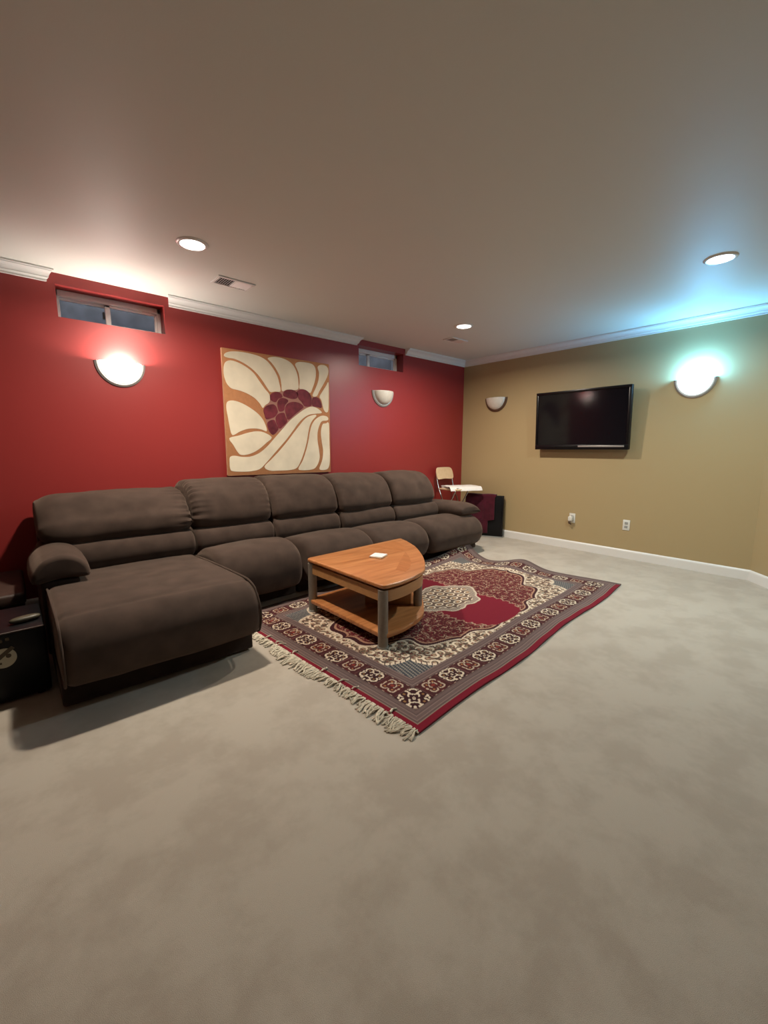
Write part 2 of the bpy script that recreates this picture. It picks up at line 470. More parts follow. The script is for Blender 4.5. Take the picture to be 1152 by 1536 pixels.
def vent(x0, x1, y0, y1, label):
    t = thing('ceiling_vent', label, 'vent', ((x0+x1)/2, (y0+y1)/2, H), 0, 'air vents in the ceiling')
    hx, hy = (x1-x0)/2, (y1-y0)/2
    bm = bmesh.new()
    f = .022
    for a in ((-hx, hx, -hy, -hy+f), (-hx, hx, hy-f, hy), (-hx, -hx+f, -hy+f, hy-f), (hx-f, hx, -hy+f, hy-f), (-.007, .007, -hy+f, hy-f)):
        box(*a, -.009, 0, .003, 1, bm)
    obj('vent_frame', bm, M_WHITE, t)
    obj('duct_shade', box(-hx+f, hx-f, -hy+f, hy-f, -.0012, -.0002), M_DARKSLOT, t, smooth=False)  # thin dark sheet, shade behind the slats put into colour
    for s in (-1, 1):
        for k in range(7):
            xx = s*(.007+(hx-f-.007)*(k+.5)/7)
            m4 = Matrix.Translation((xx, 0, -.004)) @ Matrix.Rotation(math.radians(40*s), 4, 'Y')
            obj('slat', box(-.007, .007, -hy+f, hy-f, -.0007, .0007, mat4=m4), M_WHITE, t, smooth=False)
vent(-3.79, -3.505, -.745, -.57, 'white ceiling vent nearest the long painting')
vent(-1.21, -.93, -.78, -.63, 'ceiling vent in the far corner behind the smallest recessed light')

# ------------------------------------------------------------------ wall sconces
def sconce(loc, rotz, label, glass, trim, bulb=None, bulb_r=.03, bulb_at=(0, -.05, -.045)):
    """local frame: wall plane is y = 0, room towards -y, rim at z = 0"""
    t = thing('wall_sconce', label, 'wall lamp', loc, rotz, 'half-bowl wall lamps')
    a, b, d = .148, .158, .098
    bm = bmesh.new()
    NT, NP = 40, 14
    V = []
    for i in range(NT+1):
        th = PI*i/NT
        row = []
        for j in range(NP+1):
            ph = (PI/2)*j/NP
            row.append(bm.verts.new((-a*math.cos(th)*math.cos(ph), -d*math.sin(ph)*(1.0)-.004, -b*math.sin(th)*math.cos(ph))))
        V.append(row)
    # half ellipsoid below the rim: theta runs along the wall arc, phi comes out from the wall
    for i in range(NT):
        for j in range(NP):
            bm.faces.new((V[i][j], V[i+1][j], V[i+1][j+1], V[i][j+1]))
    bmesh.ops.remove_doubles(bm, verts=bm.verts[:], dist=1e-5)
    # the arc at phi>0 must keep an open top: cut away nothing above z=0
    bm2 = bm
    o = obj('glass_bowl', bm2, glass, t)
    so = o.modifiers.new('thick', 'SOLIDIFY'); so.thickness = .004; so.offset = -1
    # metal rim following the arc on the wall
    bm = bmesh.new()
    rings = []
    for i in range(NT+1):
        th = PI*i/NT
        c, s = -math.cos(th), -math.sin(th)
        pr = [(a-.002, 0), (a+.026, 0), (a+.026, -.010), (a+.012, -.020), (a-.002, -.018)]
        rings.append([bm.verts.new((c*r, y, s*(r-a+b))) for r, y in pr])
    for A, B in zip(rings, rings[1:]):
        for k in range(5):
            bm.faces.new((A[k], A[(k+1) % 5], B[(k+1) % 5], B[k]))
    bm.faces.new(rings[0]); bm.faces.new(rings[-1])
    obj('rim', bm, trim, t)
    # back plate and lamp holder inside the bowl
    bm = box(-.05, .05, -.012, 0, -.12, -.03, .004)
    cyl((bulb_at[0], -.012, -.075), (bulb_at[0], bulb_at[1], -.075), .012, n=12, bm=bm)
    cyl((bulb_at[0], bulb_at[1], -.085), (bulb_at[0], bulb_at[1], bulb_at[2]-bulb_r*.8), .014, n=14, bm=bm)
    obj('lamp_holder', bm, M_PLASTIC, t)
    bm = bmesh.new(); bmesh.ops.create_uvsphere(bm, u_segments=20, v_segments=14, radius=bulb_r)
    bmesh.ops.translate(bm, vec=bulb_at, verts=bm.verts[:])
    obj('bulb', bm, bulb or M_GLASS_OFF, t)
sconce((-4.318, 0, 1.868), 0, 'lit wall lamp on the red wall under the large window', M_GLASS_WARM, M_GREYTRIM, M_BULB_WARM, .033, (.01, -.052, -.02))
sconce((-1.565, 0, 1.893), 0, 'unlit white half-bowl wall lamp on the red wall', M_GLASS_OFF, M_GREYTRIM)
sconce((0, -.562, 1.890), -PI/2, 'unlit bronze-rimmed wall lamp left of the television', M_GLASS_OFF, M_BRONZE)
sconce((0, -2.80, 1.882), -PI/2, 'lit bluish-white wall lamp right of the television', M_GLASS_COOL, M_GREYTRIM, M_BULB_COOL, .060, (.03, -.066, .022))

# ------------------------------------------------------------------ television
def television():
    t = thing('television', 'black flat television mounted on the olive wall', 'television', (0, -1.762, 1.2), -PI/2)
    t.rotation_euler = (0, 0, -PI/2)
    # local: x to the viewer's right along the wall, y = 0 wall, room -y
    w, h = .532, .675
    T = lambda bm: (bm.transform(Matrix.Translation((0, -.1, 0)) @ Matrix.Rotation(math.radians(2.8), 4, 'X')), bm)[1]
    obj('casing', T(box(-w, w, -.002, .045, 0, h, .008, 3)), M_BLACK, t)
    bm = bmesh.new(); f = .028
    for a in ((-w, w, h-f, h), (-w, w, .0, .055), (-w, -w+f, .055, h-f), (w-f, w, .055, h-f)):
        box(a[0], a[1], -.014, .0, a[2], a[3], .004, 2, bm)
    obj('bezel', T(bm), M_GLOSSBLACK, t)
    obj('screen', T(box(-w+f, w-f, -.005, 0.0, .055, h-f)), M_SCREEN, t, smooth=False)
    obj('speaker_bar', T(box(-.0, w-.04, -.0185, -.012, .028, .046, .002, 2)), M_BAR_GLINT, t)  # speaker strip, its silver reflection painted on
    obj('control_strip', T(box(-w+.03, -.02, -.0175, -.012, .030, .042, .002, 2)), M_GREY if False else M_BLACK, t)
    obj('wall_bracket', box(-.2, .2, -.06, -.003, .2, .5, .004), M_BLACK, t)
television()

# ------------------------------------------------------------------ outlets
def outlet(y, z, label, plug):
    t = thing('wall_outlet', label, 'outlet', (0, y, z), -PI/2, 'outlets low on the olive wall')
    obj('cover_plate', box(-.036, .036, -.006, 0, -.058, .058, .003, 2), M_PLASTIC, t)
    bm = bmesh.new()
    for s in (-1, 1):
        box(-.017, .017, -.0085, -.004, s*.020-.014, s*.020+.014, .004, 2, bm)
    r = obj('receptacle', bm, M_GREY, t)
    for s in (-1, 1):
        for k in (-1, 1):
            obj('slot', box(k*.006-.001, k*.006+.001, -.0092, -.008, s*.02-.004, s*.02+.006), M_DARKSLOT, r, smooth=False)
    return t
outlet(-2.305, .375, 'white outlet plate low on the olive wall, nothing plugged in', False)
outlet(-1.703, .380, 'white outlet plate with a plug-in adapter, left of the empty one', True)
t = thing('power_adapter', 'small white plug-in adapter sitting in the left outlet', 'adapter', (0, -1.703, .372), -PI/2)
obj('adapter_body', box(-.030, .018, -.055, -.0095, -.022, .030, .006, 2), M_PLASTIC, t)
bm = tube([(-.006, -.04, -.022), (-.008, -.05, -.045), (-.016, -.04, -.058), (-.03, -.03, -.05), (-.034, -.022, -.035), (-.02, -.016, -.05), (-.004, -.02, -.07)], .0055, 8)
obj('cable', bm, M_CORD, t)

# ------------------------------------------------------------------ painting
def painting():
    X0, X1, Z0, Z1 = -3.5195, -2.3604, .9498, 2.1034
    w, h = X1-X0, Z1-Z0
    TH = .03
    t = thing('flower_painting', 'large square painting of a cream-petalled flower with maroon centre', 'painting', (X0, 0, Z0))
    obj('canvas', box(0, w, -TH, -.006, 0, h, .003, 2), M_CANVAS, t)
    bm = bmesh.new()
    box(-.0015, .004, -TH+.0015, -.007, .002, h-.002, 0, 1, bm); box(.002, w-.002, -TH+.0015, -.007, -.0015, .002, 0, 1, bm)
    obj('canvas_edge', bm, M_CANVAS_EDGE, t, smooth=False)
    obj('stretcher', box(.02, w-.02, -.008, -.003, .02, h-.02), M_CANVAS_EDGE, t, smooth=False)
    # corners of the picture as measured on an enlarged view; a projective map takes the traced outlines to the canvas
    src = np.array([(84, 72), (1050, 213), (1068, 1192), (132, 1232)], float)
    dst = np.array([(0, h), (w, h), (w, 0), (0, 0)], float)
    A = []
    for (x, y), (u, v) in zip(src, dst):
        A.append([x, y, 1, 0, 0, 0, -u*x, -u*y, -u]); A.append([0, 0, 0, x, y, 1, -v*x, -v*y, -v])
    Hm = np.linalg.svd(np.array(A))[2][-1].reshape(3, 3)
    def mp(p):
        q = Hm @ np.array([p[0], p[1], 1.0]); return q[0]/q[2], q[1]/q[2]
    def blob(name, pts, m, d):
        c = catmull([mp(p) for p in pts], max(36, len(pts)*4))
        c = np.clip(c, [.004, .004], [w-.004, h-.004])
        bm = bmesh.new()
        cen = c.mean(0)
        top = [bm.verts.new((x, -TH-d, z)) for x, z in (cen+(c-cen)*.993)]
        bot = [bm.verts.new((x, -TH+.0008, z)) for x, z in c]
        for i in range(len(c)):
            j = (i+1) % len(c)
            bm.faces.new((bot[i], bot[j], top[j], top[i]))
        for tri in tessellate_polygon([[Vector((v.co.x, v.co.z, 0)) for v in top]]):
            bm.faces.new([top[k] for k in tri])
        return obj(name, bm, m, t, smooth=False)
    petals = [
        [(105,150),(115,125),(170,108),(260,112),(350,128),(430,152),(490,190),(540,250),(580,320),(600,390),(610,462),(560,465),(520,470),(495,440),(450,370),(400,305),(340,250),(270,205),(200,175),(140,165)],
        [(100,290),(105,230),(125,198),(170,188),(240,210),(310,250),(370,300),(420,370),(470,440),(510,490),(515,540),(500,570),(470,590),(450,615),(420,570),(370,520),(300,480),(230,455),(170,440),(130,400),(108,345)],
        [(495,165),(560,152),(640,168),(700,200),(740,250),(765,320),(772,380),(770,440),(720,450),(670,445),(625,462),(618,400),(605,330),(570,260),(530,205)],
        [(742,215),(775,195),(850,200),(900,215),(925,250),(930,310),(920,370),(900,430),(880,475),(850,455),(810,440),(780,435),(783,370),(775,300),(755,250)],
        [(945,240),(968,220),(1010,222),(1040,250),(1038,310),(1000,390),(962,455),(940,500),(908,508),(900,490),(928,430),(952,360),(958,290)],
        [(1044,375),(1046,520),(1042,635),(1020,648),(1000,620),(990,580),(978,535),(962,508),(992,455),(1022,408)],
        [(122,620),(125,570),(150,550),(200,550),(270,575),(340,615),(400,660),(445,710),(475,770),(485,825),(440,810),(380,800),(310,805),(240,830),(185,862),(165,850),(150,790),(135,700)],
        [(145,890),(230,865),(310,840),(390,825),(460,835),(530,880),(480,930),(430,975),(370,1015),(300,1040),(245,1040),(215,1010),(180,950)],
        [(150,1060),(190,1050),(260,1060),(340,1055),(420,1020),(490,960),(560,880),(630,800),(690,730),(760,670),(830,620),(890,597),(940,610),(980,640),(985,655),(930,660),(870,670),(820,700),(770,750),(720,820),(660,900),(600,970),(540,1040),(480,1110),(420,1170),(340,1192),(250,1197),(170,1192),(150,1170),(145,1110)],
        [(460,1150),(530,1075),(600,1000),(670,915),(730,835),(780,770),(830,710),(880,680),(940,672),(900,720),(875,770),(860,840),(845,930),(820,1020),(790,1100),(755,1160),(690,1180),(590,1185),(510,1185)],
        [(770,1165),(810,1090),(840,1000),(862,910),(875,830),(895,760),(930,710),(980,680),(1030,685),(1046,708),(1030,722),(985,728),(962,768),(946,830),(946,910),(960,1000),(964,1070),(945,1130),(912,1168),(850,1180),(790,1180)],
        [(996,752),(1022,750),(1048,745),(1053,900),(1058,1080),(1045,1158),(1010,1178),(968,1176),(962,1162),(988,1085),(996,1000),(984,920),(976,840),(982,785)]]
    berries = [
        [(515,500),(540,475),(590,468),(620,490),(625,515),(590,530),(565,560),(520,540)],
        [(635,500),(640,465),(680,445),(730,450),(765,480),(760,520),(720,530),(665,515)],
        [(755,465),(800,440),(850,455),(885,500),(893,560),(885,592),(830,595),(800,555),(775,530),(765,500)],
        [(900,520),(940,512),(970,540),(982,605),(940,600),(900,590)],
        [(580,570),(600,530),(640,522),(680,545),(650,590),(640,635),(600,645),(585,610)],
        [(650,620),(670,575),(720,555),(780,565),(820,600),(790,630),(740,670),(680,720),(660,680)],
        [(455,630),(480,595),(540,578),(570,600),(585,650),(560,690),(530,705),(480,715),(465,680)],
        [(565,700),(590,665),(640,655),(655,690),(670,735),(630,780),(600,800),(575,760)],
        [(488,770),(500,735),(550,720),(575,770),(590,805),(545,855),(510,830)]]
    core = [(455,630),(480,590),(520,540),(515,500),(540,475),(600,468),(680,445),(800,440),(850,455),(890,510),(940,512),(975,545),(983,605),(890,597),(830,620),(760,670),(690,730),(630,800),(545,858),(500,820),(480,740)]
    blob('flower_heart', core, M_BERRYLINE, .0008)
    for p in petals: blob('petal', p, M_PETAL, .0022)
    for p in berries: blob('berry', p, M_BERRY, .0030)
painting()

# ------------------------------------------------------------------ sofa
def cushion(prof, x0, x1, r_end, n_prof=84, dx=.028, shear=0.0, crown=0.0, wrinkle=.004, gather=(0, 0), dips=(), seed=0, y_ref=-.6, end_r=None, inset_max=.2):
    """A stuffed cushion: closed (y,z) profile swept along x with rolled ends, soft bulge and creases."""
    P = catmull(prof, n_prof)
    area2 = np.sum(P[:, 0]*np.roll(P[:, 1], -1)-np.roll(P[:, 0], -1)*P[:, 1])
    if area2 < 0: P = P[::-1]
    T = np.roll(P, -1, 0)-np.roll(P, 1, 0); T /= np.linalg.norm(T, axis=1)[:, None]
    Nn = np.stack([T[:, 1], -T[:, 0]], 1)          # outward for ccw
    s = np.concatenate([[0], np.cumsum(np.linalg.norm(np.diff(P, axis=0), axis=1))])
    K = 9
    rl, rr = (end_r if end_r else (r_end, r_end))
    rows = []
    for i in range(K):
        a = PI/2*i/K; rows.append((x0+rl-rl*math.cos(a), min(rl, inset_max)*(1-math.sin(a))))
    m = max(2, int((x1-x0-rl-rr)/dx))
    for i in range(m+1): rows.append((x0+rl+(x1-x0-rl-rr)*i/m, 0.0))
    for i in range(1, K+1):
        a = PI/2*(1-i/K); rows.append((x1-rr+rr*math.cos(a), min(rr, inset_max)*(1-math.sin(a))))
    cen = P.mean(0)
    bm = bmesh.new()
    V = []
    for x, inset in rows:
        u = (x-x0)/(x1-x0)
        out = crown*(1-(2*u-1)**2)-inset*.85
        ring = []
        for k in range(n_prof):
            p = P[k]+Nn[k]*out
            nv = noise.noise(Vector((x*2.3+seed*7.1, p[0]*3.1, p[1]*3.1)))*wrinkle*2 + noise.noise(Vector((x*9+seed*3.3, p[0]*8, p[1]*8)))*wrinkle*.6
            g = 0.0
            for side, amt in ((0, gather[0]), (1, gather[1])):
                if amt:
                    d = (x-x0) if side == 0 else (x1-x)
                    ph = s[k]/.047+noise.noise(Vector((s[k]*13, seed, side)))*.9
                    g += amt*math.exp(-(d/.075)**1.4)*(math.sin(2*PI*ph)-.4)
            dip = 0.0
            for (sy, sz, dep, wid) in dips:
                dd = math.hypot(P[k][0]-sy, P[k][1]-sz)
                dip -= dep*math.exp(-(dd/wid)**2)
            p = p+Nn[k]*(nv+g+dip)
            ring.append(bm.verts.new((x+shear*(y_ref-p[0]), p[0], p[1])))
        V.append(ring)
    for A, B in zip(V, V[1:]):
        for k in range(n_prof):
            bm.faces.new((A[k], A[(k+1) % n_prof], B[(k+1) % n_prof], B[k]))
    for ring in (V[0], V[-1]):
        c = bm.verts.new(sum((v.co for v in ring), Vector())/n_prof)
        for k in range(n_prof):
            bm.faces.new((ring[k], ring[(k+1) % n_prof], c))
    return bm

def sofa():
    t = thing('sectional_sofa', 'long brown microfibre sectional sofa with chaise along the red wall', 'sofa', (-4.5, -.55, 0))
    off = Matrix.Translation((4.5, .55, 0))
    def put(name, bm, m=M_SOFA, parent=None, label=None):
        bm.transform(off)
        o = obj(name, bm, m, parent or t)
        o.data.set_sharp_from_angle(angle=math.radians(80))
        if label: o['label'] = label
        return o
    XB = [-4.965, -4.035, -3.375, -2.675, -1.955, -1.255]
    # plinth boxes, dark and set back
    for a, b, y in ((-4.97, -4.05, -1.655), (-4.04, -3.36, -.96), (-3.34, -2.62, -.95), (-2.60, -1.86, -.94), (-1.84, -.86, -.93)):
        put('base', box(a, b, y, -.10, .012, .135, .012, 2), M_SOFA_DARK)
    # back shells behind the cushions
    for a, b in zip(XB, XB[1:]):
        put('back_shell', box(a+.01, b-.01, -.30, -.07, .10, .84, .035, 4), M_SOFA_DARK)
    heads = []
    tops = [.885, .945, .943, .935, .940]
    for i, (a, b) in enumerate(zip(XB, XB[1:])):
        z = tops[i]
        prof = [(-.50, .575), (-.585, .585), (-.632, .635), (-.625, .71), (-.575, z-.125), (-.505, z-.055), (-.41, z-.012), (-.30, z), (-.18, z-.02), (-.10, z-.09), (-.09, .66), (-.22, .58)]
        g = [(0.0, .011), (.011, .004), (.002, .002), (.002, .001), (.001, .001)][i]
        b2 = b-.006 + (.0 if i < 4 else .01)
        h = put('head_cushion', cushion(prof, a+.006, b2, .05, crown=.012, wrinkle=.007, gather=g, seed=i, n_prof=110, dx=.016 if i < 2 else .03, inset_max=.09, end_r=(.13 if i == 0 else .05, .05 if i < 4 else .10)))
        prof = [(-.45, .605), (-.555, .598), (-.632, .570), (-.668, .515), (-.668, .45), (-.62, .39), (-.45, .36), (-.34, .40), (-.34, .55)]
        put('lumbar_cushion', cushion(prof, a+.006, b-.006, .035, crown=.006, wrinkle=.004, seed=20+i, shear=.06))
    # chaise
    prof = [(-.50, .385), (-.70, .402), (-.95, .418), (-1.25, .432), (-1.48, .440), (-1.62, .440), (-1.715, .412), (-1.775, .345), (-1.795, .27), (-1.78, .19), (-1.74, .145), (-1.60, .130), (-1.2, .12), (-.6, .14), (-.42, .25)]
    cz = put('chaise_seat', cushion(prof, -4.965, -4.045, .05, n_prof=150, dx=.03, crown=.012, wrinkle=.0045, dips=((-1.615, .441, .010, .016),), seed=41))
    P = catmull(prof, 150)
    for xx in (-4.958, -4.052):
        pts = [(xx, y, z) for y, z in P if y < -.70 and z > .13]
        bm = tube([(x, y+(.010 if z < .4 else 0), z-(.006 if z > .3 else 0)) for x, y, z in pts], .006, 8)
        bm.transform(off)
        obj('piping', bm, M_SOFA, cz)
    # seats: s2 .. s5
    fronts = [(-4.03, -3.37, .03, .06), (-3.36, -2.66, .16, .07), (-2.65, -1.93, .17, .08), (-1.92, -.955, .19, .09)]
    for i, (a, b, sh, r) in enumerate(fronts):
        hz = (.462, .452, .442, .440)[i]
        prof = [(-.48, hz-.07), (-.60, hz-.045), (-.72, hz-.008), (-.85, hz+.004), (-.965, hz-.014), (-1.055, hz-.075), (-1.095, hz-.165), (-1.092, .20), (-1.055, .125), (-.99, .105), (-.85, .11), (-.55, .16), (-.44, .28)]
        put('seat_cushion', cushion(prof, a, b, r, crown=.012, wrinkle=.0045, shear=sh, seed=60+i, end_r=(r, r if i < 3 else .16), n_prof=110))
    # arm pads
    prof_left = [(-4.885, .598), (-4.81, .580), (-4.760, .530), (-4.748, .475), (-4.775, .455), (-4.88, .462), (-4.99, .448), (-5.022, .462), (-5.010, .515), (-4.962, .575)]
    def arm(prof, y0, y1, rb, rf, seed, tilt=0.0):
        # sweep along y: swap axes of a cushion built along x
        bm = cushion([(p[0], p[1]) for p in prof], y0, y1, .06, crown=.01, wrinkle=.003, seed=seed, end_r=(rf, rb), n_prof=70, inset_max=.05)
        for v in bm.verts:
            x, y, z = v.co
            v.co = Vector((y, x, z + tilt*(x-y0)))
        return bm
    put('arm_pad', arm(prof_left, -1.02, -.42, .05, .028, 80))
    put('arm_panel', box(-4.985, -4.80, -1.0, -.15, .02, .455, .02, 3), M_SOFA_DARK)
    prof_right = [(-1.10, .575), (-.97, .560), (-.885, .515), (-.858, .470), (-.885, .440), (-1.06, .432), (-1.22, .435), (-1.262, .475), (-1.252, .535), (-1.19, .568)]
    put('arm_pad', arm(prof_right, -1.0, -.38, .06, .15, 81))
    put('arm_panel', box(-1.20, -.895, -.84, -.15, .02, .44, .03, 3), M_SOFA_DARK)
sofa()

# ------------------------------------------------------------------ rug
RUG_O = np.array([-3.855, -2.848]); RUG_A = math.radians(3.8)
RUG_L, RUG_W = 2.82, 1.85
def rug_colors(X, Y):
    """Woven pattern in rug metres: X along the length, Y across."""
    L, Wd = RUG_L, RUG_W
    red = np.array([0.165, 0.006, 0.018]); dark = np.array([0.045, 0.010, 0.014]); grey = np.array([0.135, 0.09, 0.083])
    cream = np.array([0.60, 0.50, 0.38]); tan = np.array([0.38, 0.22, 0.11]); navy = np.array([0.045, 0.05, 0.062])
    brown = np.array([0.13, 0.03, 0.022]); pink = np.array([0.45, 0.27, 0.22]); maroon = np.array([0.16, 0.013, 0.022])
    C = np.empty(X.shape+(3,)); C[:] = grey
    def put(mask, col, a=1.0):
        C[mask] = C[mask]*(1-a)+np.asarray(col)*a
    ex = np.minimum(X, L-X); ey = np.minimum(Y, Wd-Y); e = np.minimum(ex, ey)
    # guard stripes
    for k, off in enumerate(np.arange(.044, .300, .0098)):
        put((e > off) & (e < off+.0034), (0.235, 0.165, 0.15) if k % 2 else (0.075, 0.048, 0.048), .75)
    put(e < .036, red); put((e > .036) & (e < .041), cream*.42)
    put(((L-X) < .041) & (e < .041), grey*.8); put(((Wd-Y) < .041) & (e < .041), grey*.8)
    # main floral border
    b0, b1 = .106, .244; bw = b1-b0
    inb = (e > b0) & (e < b1)
    put(inb, dark)
    long_side = ey <= ex
    NL, NW = 16, 10
    pl, pw = (L-2*b0-bw)/NL, (Wd-2*b0-bw)/NW
    sl = (X-b0-bw/2)/pl; sw = (Y-b0-bw/2)/pw
    s = np.where(long_side, sl, sw)
    idx = np.round(s).astype(int)
    u = np.abs(s-np.round(s))*2            # 0 centre .. 1 tile edge
    v = np.where(long_side, (ey-b0-bw/2)/(bw/2), (ex-b0-bw/2)/(bw/2))
    big = (idx % 2) == 0
    corner = (ex < b1) & (ey < b1)
    uc = np.abs((ex-ey))/bw*1.05; vc = (ex+ey-b0-b1)/bw*1.05
    u = np.where(corner, uc, u); v = np.where(corner, vc, v); big = big | corner
    av = np.abs(v)
    def dot(cu, cv, r): return np.hypot(u-cu, v-cv) < r
    def oval(cu, cv, ru, rv): return np.hypot((u-cu)/ru, (v-cv)/rv) < 1
    def curl(cu, cv, r, w, a0, a1):
        th = np.arctan2(v-cv, u-cu)
        t = ((th-a0) % (2*PI))/max(1e-6, (a1-a0) % (2*PI))
        # tapering stroke, thickest in its middle, with a knob at its end
        ww = w*np.clip(1.35*np.sin(np.clip(t, 0, 1)*PI)**.5, .35, 1)
        k = dot(cu+r*math.cos(a1), cv+r*math.sin(a1), w*1.15)
        return ((np.abs(np.hypot(u-cu, v-cv)-r) < ww) & (t <= 1)) | k
    put(inb, (0.055, 0.013, 0.015))
    put(inb & big & (np.hypot(u*.98, v*.98) < 1.0), dark*.75)
    mot = curl(.50, .36, .28, .07, -1.3, 2.9) | curl(.50, -.32, .28, .07, -3.0, 1.2) | curl(0, .62, .20, .06, .1, 3.0) | \
        curl(.14, .20, .15, .05, -.9, 2.2) | curl(.12, -.24, .15, .05, -2.6, .6) | oval(0, -.02, .09, .13) | oval(.30, -.72, .13, .09) | oval(0, -.80, .09, .12) | \
        oval(.82, .02, .06, .12) | oval(.36, .80, .11, .07)
    put(inb & big & mot, cream)
    put(inb & big & (dot(.50, .34, .08) | dot(.50, -.30, .08)), (0.25, 0.13, 0.05)); put(inb & big & dot(0, -.02, .05), brown)
    m2 = curl(.32, .40, .28, .06, -.4, 3.1) | curl(.34, -.36, .28, .06, -3.1, .5) | curl(0, .05, .30, .05, -.6, .9) | oval(.62, .02, .07, .15)
    put(inb & ~big & (np.hypot(u/.82, v/.88) < 1), (0.075, 0.013, 0.014))
    put(inb & ~big & m2, (0.44, 0.35, 0.26)); put(inb & ~big & dot(0, .05, .15), (0.20, 0.03, 0.02)); put(inb & ~big & (dot(.32, .40, .08) | dot(.34, -.36, .08)), (0.34, 0.16, 0.06))
    put(inb & (av > .93), grey*.8)
    put(inb & ~corner & (u > .97) & (av < .8), (0.12, 0.05, 0.045))
    lf = np.sin(np.where(long_side, X, Y)*2*PI/.052)
    put(inb & (av > .84) & (av < .93) & (lf > .55), (0.33, 0.24, 0.18))
    # ---- field, mirrored in four quarters
    f0 = .298
    fld = e > f0
    qx = np.abs(X-L/2); qy = np.abs(Y-Wd/2)
    hx, hy = L/2-f0, Wd/2-f0
    rs = np.random.RandomState(12)
    tab = rs.rand(64, 64, 6)
    def scrolls(fx, fy, cell, w, span=4.4, jit=.3, rmin=.26, rmax=.46):
        """hooked strokes scattered on a jittered lattice: mask of the strokes and of their knobs"""
        m = np.zeros(fx.shape, bool); kn = np.zeros(fx.shape, bool)
        ix = np.floor(fx/cell).astype(int); iy = np.floor(fy/cell).astype(int)
        for ddx in (-1, 0, 1):
            for ddy in (-1, 0, 1):
                t = tab[(ix+ddx) % 64, (iy+ddy) % 64]
                cx = (ix+ddx+.5+jit*(t[..., 0]-.5))*cell; cy = (iy+ddy+.5+jit*(t[..., 1]-.5))*cell
                r = cell*(rmin+(rmax-rmin)*t[..., 2]); a0 = t[..., 3]*2*PI
                px, py = fx-cx, fy-cy
                th = (np.arctan2(py, px)*np.where(t[..., 4] > .5, 1, -1)-a0) % (2*PI)
                ww = w*(.45+.75*np.sin(np.clip(th/span, 0, 1)*PI))
                m |= (np.abs(np.hypot(px, py)-r) < ww) & (th < span)
                kn |= np.hypot(px, py) < w*1.5
        return m, kn
    # ivory scroll ground round the medallion
    put(fld, (0.085, 0.058, 0.045))
    g1, k1 = scrolls(qx+.3, qy, .058, .0066)
    g2, k2 = scrolls(qx, qy+.7, .034, .0042)
    put(fld & g2, (0.24, 0.175, 0.12)); put(fld & g1, cream*1.08); put(fld & k1, (0.36, 0.25, 0.16)); put(fld & k2 & ~g1, (0.16, 0.035, 0.03))
    # corner spandrels: slanted stripes on slate under two scallops
    dx, dy = hx-qx, hy-qy
    dl = np.abs(dx-dy)
    lim_s = .305-.105*np.clip(dl/.15, 0, 1)**.55
    sp = fld & ((dx+dy) < lim_s) & (dl < .205)
    edge = fld & ~sp & ((dx+dy) < lim_s+.034) & (dl < .225)
    put(edge, cream*1.1); put(edge & (np.sin((dx-dy)*150) > .75), dark)
    put(sp, navy)
    st = np.sin((dx-.25*dy)*2*PI/.0225)
    put(sp & (st > .1), (0.27, 0.24, 0.20)); put(sp & (st > .1) & (np.sin((dx*.3+dy)*2*PI/.016) > .55), navy)
    # large medallion with cusped outline
    ang = np.arctan2(qy/.60, qx/1.03)
    rr = np.hypot(qx/1.03, qy/.60)
    lim = 1.0-.085*np.abs(np.sin(ang*3.0))**.5*np.cos(ang*6)**2-.06*np.exp(-((ang-.62)/.10)**2)-.06*np.exp(-((ang-1.18)/.1)**2)
    put(fld & (rr < lim*1.060), cream*.95)
    put(fld & (rr < lim*1.040), dark)
    put(fld & (rr < lim*1.008), (0.36, 0.20, 0.13))
    med = fld & (rr < lim*.990)
    put(med, (0.085, 0.008, 0.012))
    g3, k3 = scrolls(qx+.11, qy+.05, .048, .0034, 3.2, .6)
    g4, k4 = scrolls(qx+.5, qy+.21, .027, .0028, 3.0, .6)
    put(med & g4, (0.14, 0.022, 0.024)); put(med & g3, (0.36, 0.25, 0.17)); put(med & k3, (0.24, 0.02, 0.03)); put(med & k4 & ~g3, (0.27, 0.17, 0.10))
    # plain red areas above and below the centre
    hw = np.interp(qy, [0, .20, .30, .38, .46, .53, .585, .61], [.25, .27, .29, .285, .27, .23, .19, .0])+.012*np.sin(qy*95)+.006*np.sin(qy*210)
    rd = fld & (qx < hw) & (qy < .605)
    put(fld & (qx < hw+.014) & (qy < .612), (0.34, 0.20, 0.14))
    put(rd, red)
    # centre medallion
    th = np.arctan2(qy, qx)
    r0 = np.hypot(qx/.335, qy/.235)
    lim0 = 1.0+.07*np.cos(th*6)+.02*np.cos(th*14)
    put(fld & (r0 < lim0*1.06), cream*.85)
    put(fld & (r0 < lim0*1.0), (0.19, 0.145, 0.12)); put(fld & (r0 < lim0) & (np.sin(qx*330+np.sin(qy*200)) > .2), (0.40, 0.32, 0.25))
    inn = fld & (r0 < lim0*.84)
    put(inn, (0.13, 0.085, 0.065))
    ox = (X-L/2)/.098; oy = (Y-Wd/2)/.068
    row = np.round(oy); ox2 = ox+.5*(row % 2)
    od = np.hypot((ox2-np.round(ox2))*1.1, (oy-row)*1.15)
    put(inn & (od < .47) & (od > .30), cream*1.1); put(inn & (od < .17), tan)
    # weave irregularity
    C *= (1+.10*np.sin(Y*2*PI/.008)*np.sin(X*2*PI/.0083))[..., None]
    C *= (1+.12*(np.random.rand(*X.shape)-.5))[..., None]
    return np.clip(C, 0.002, 1)

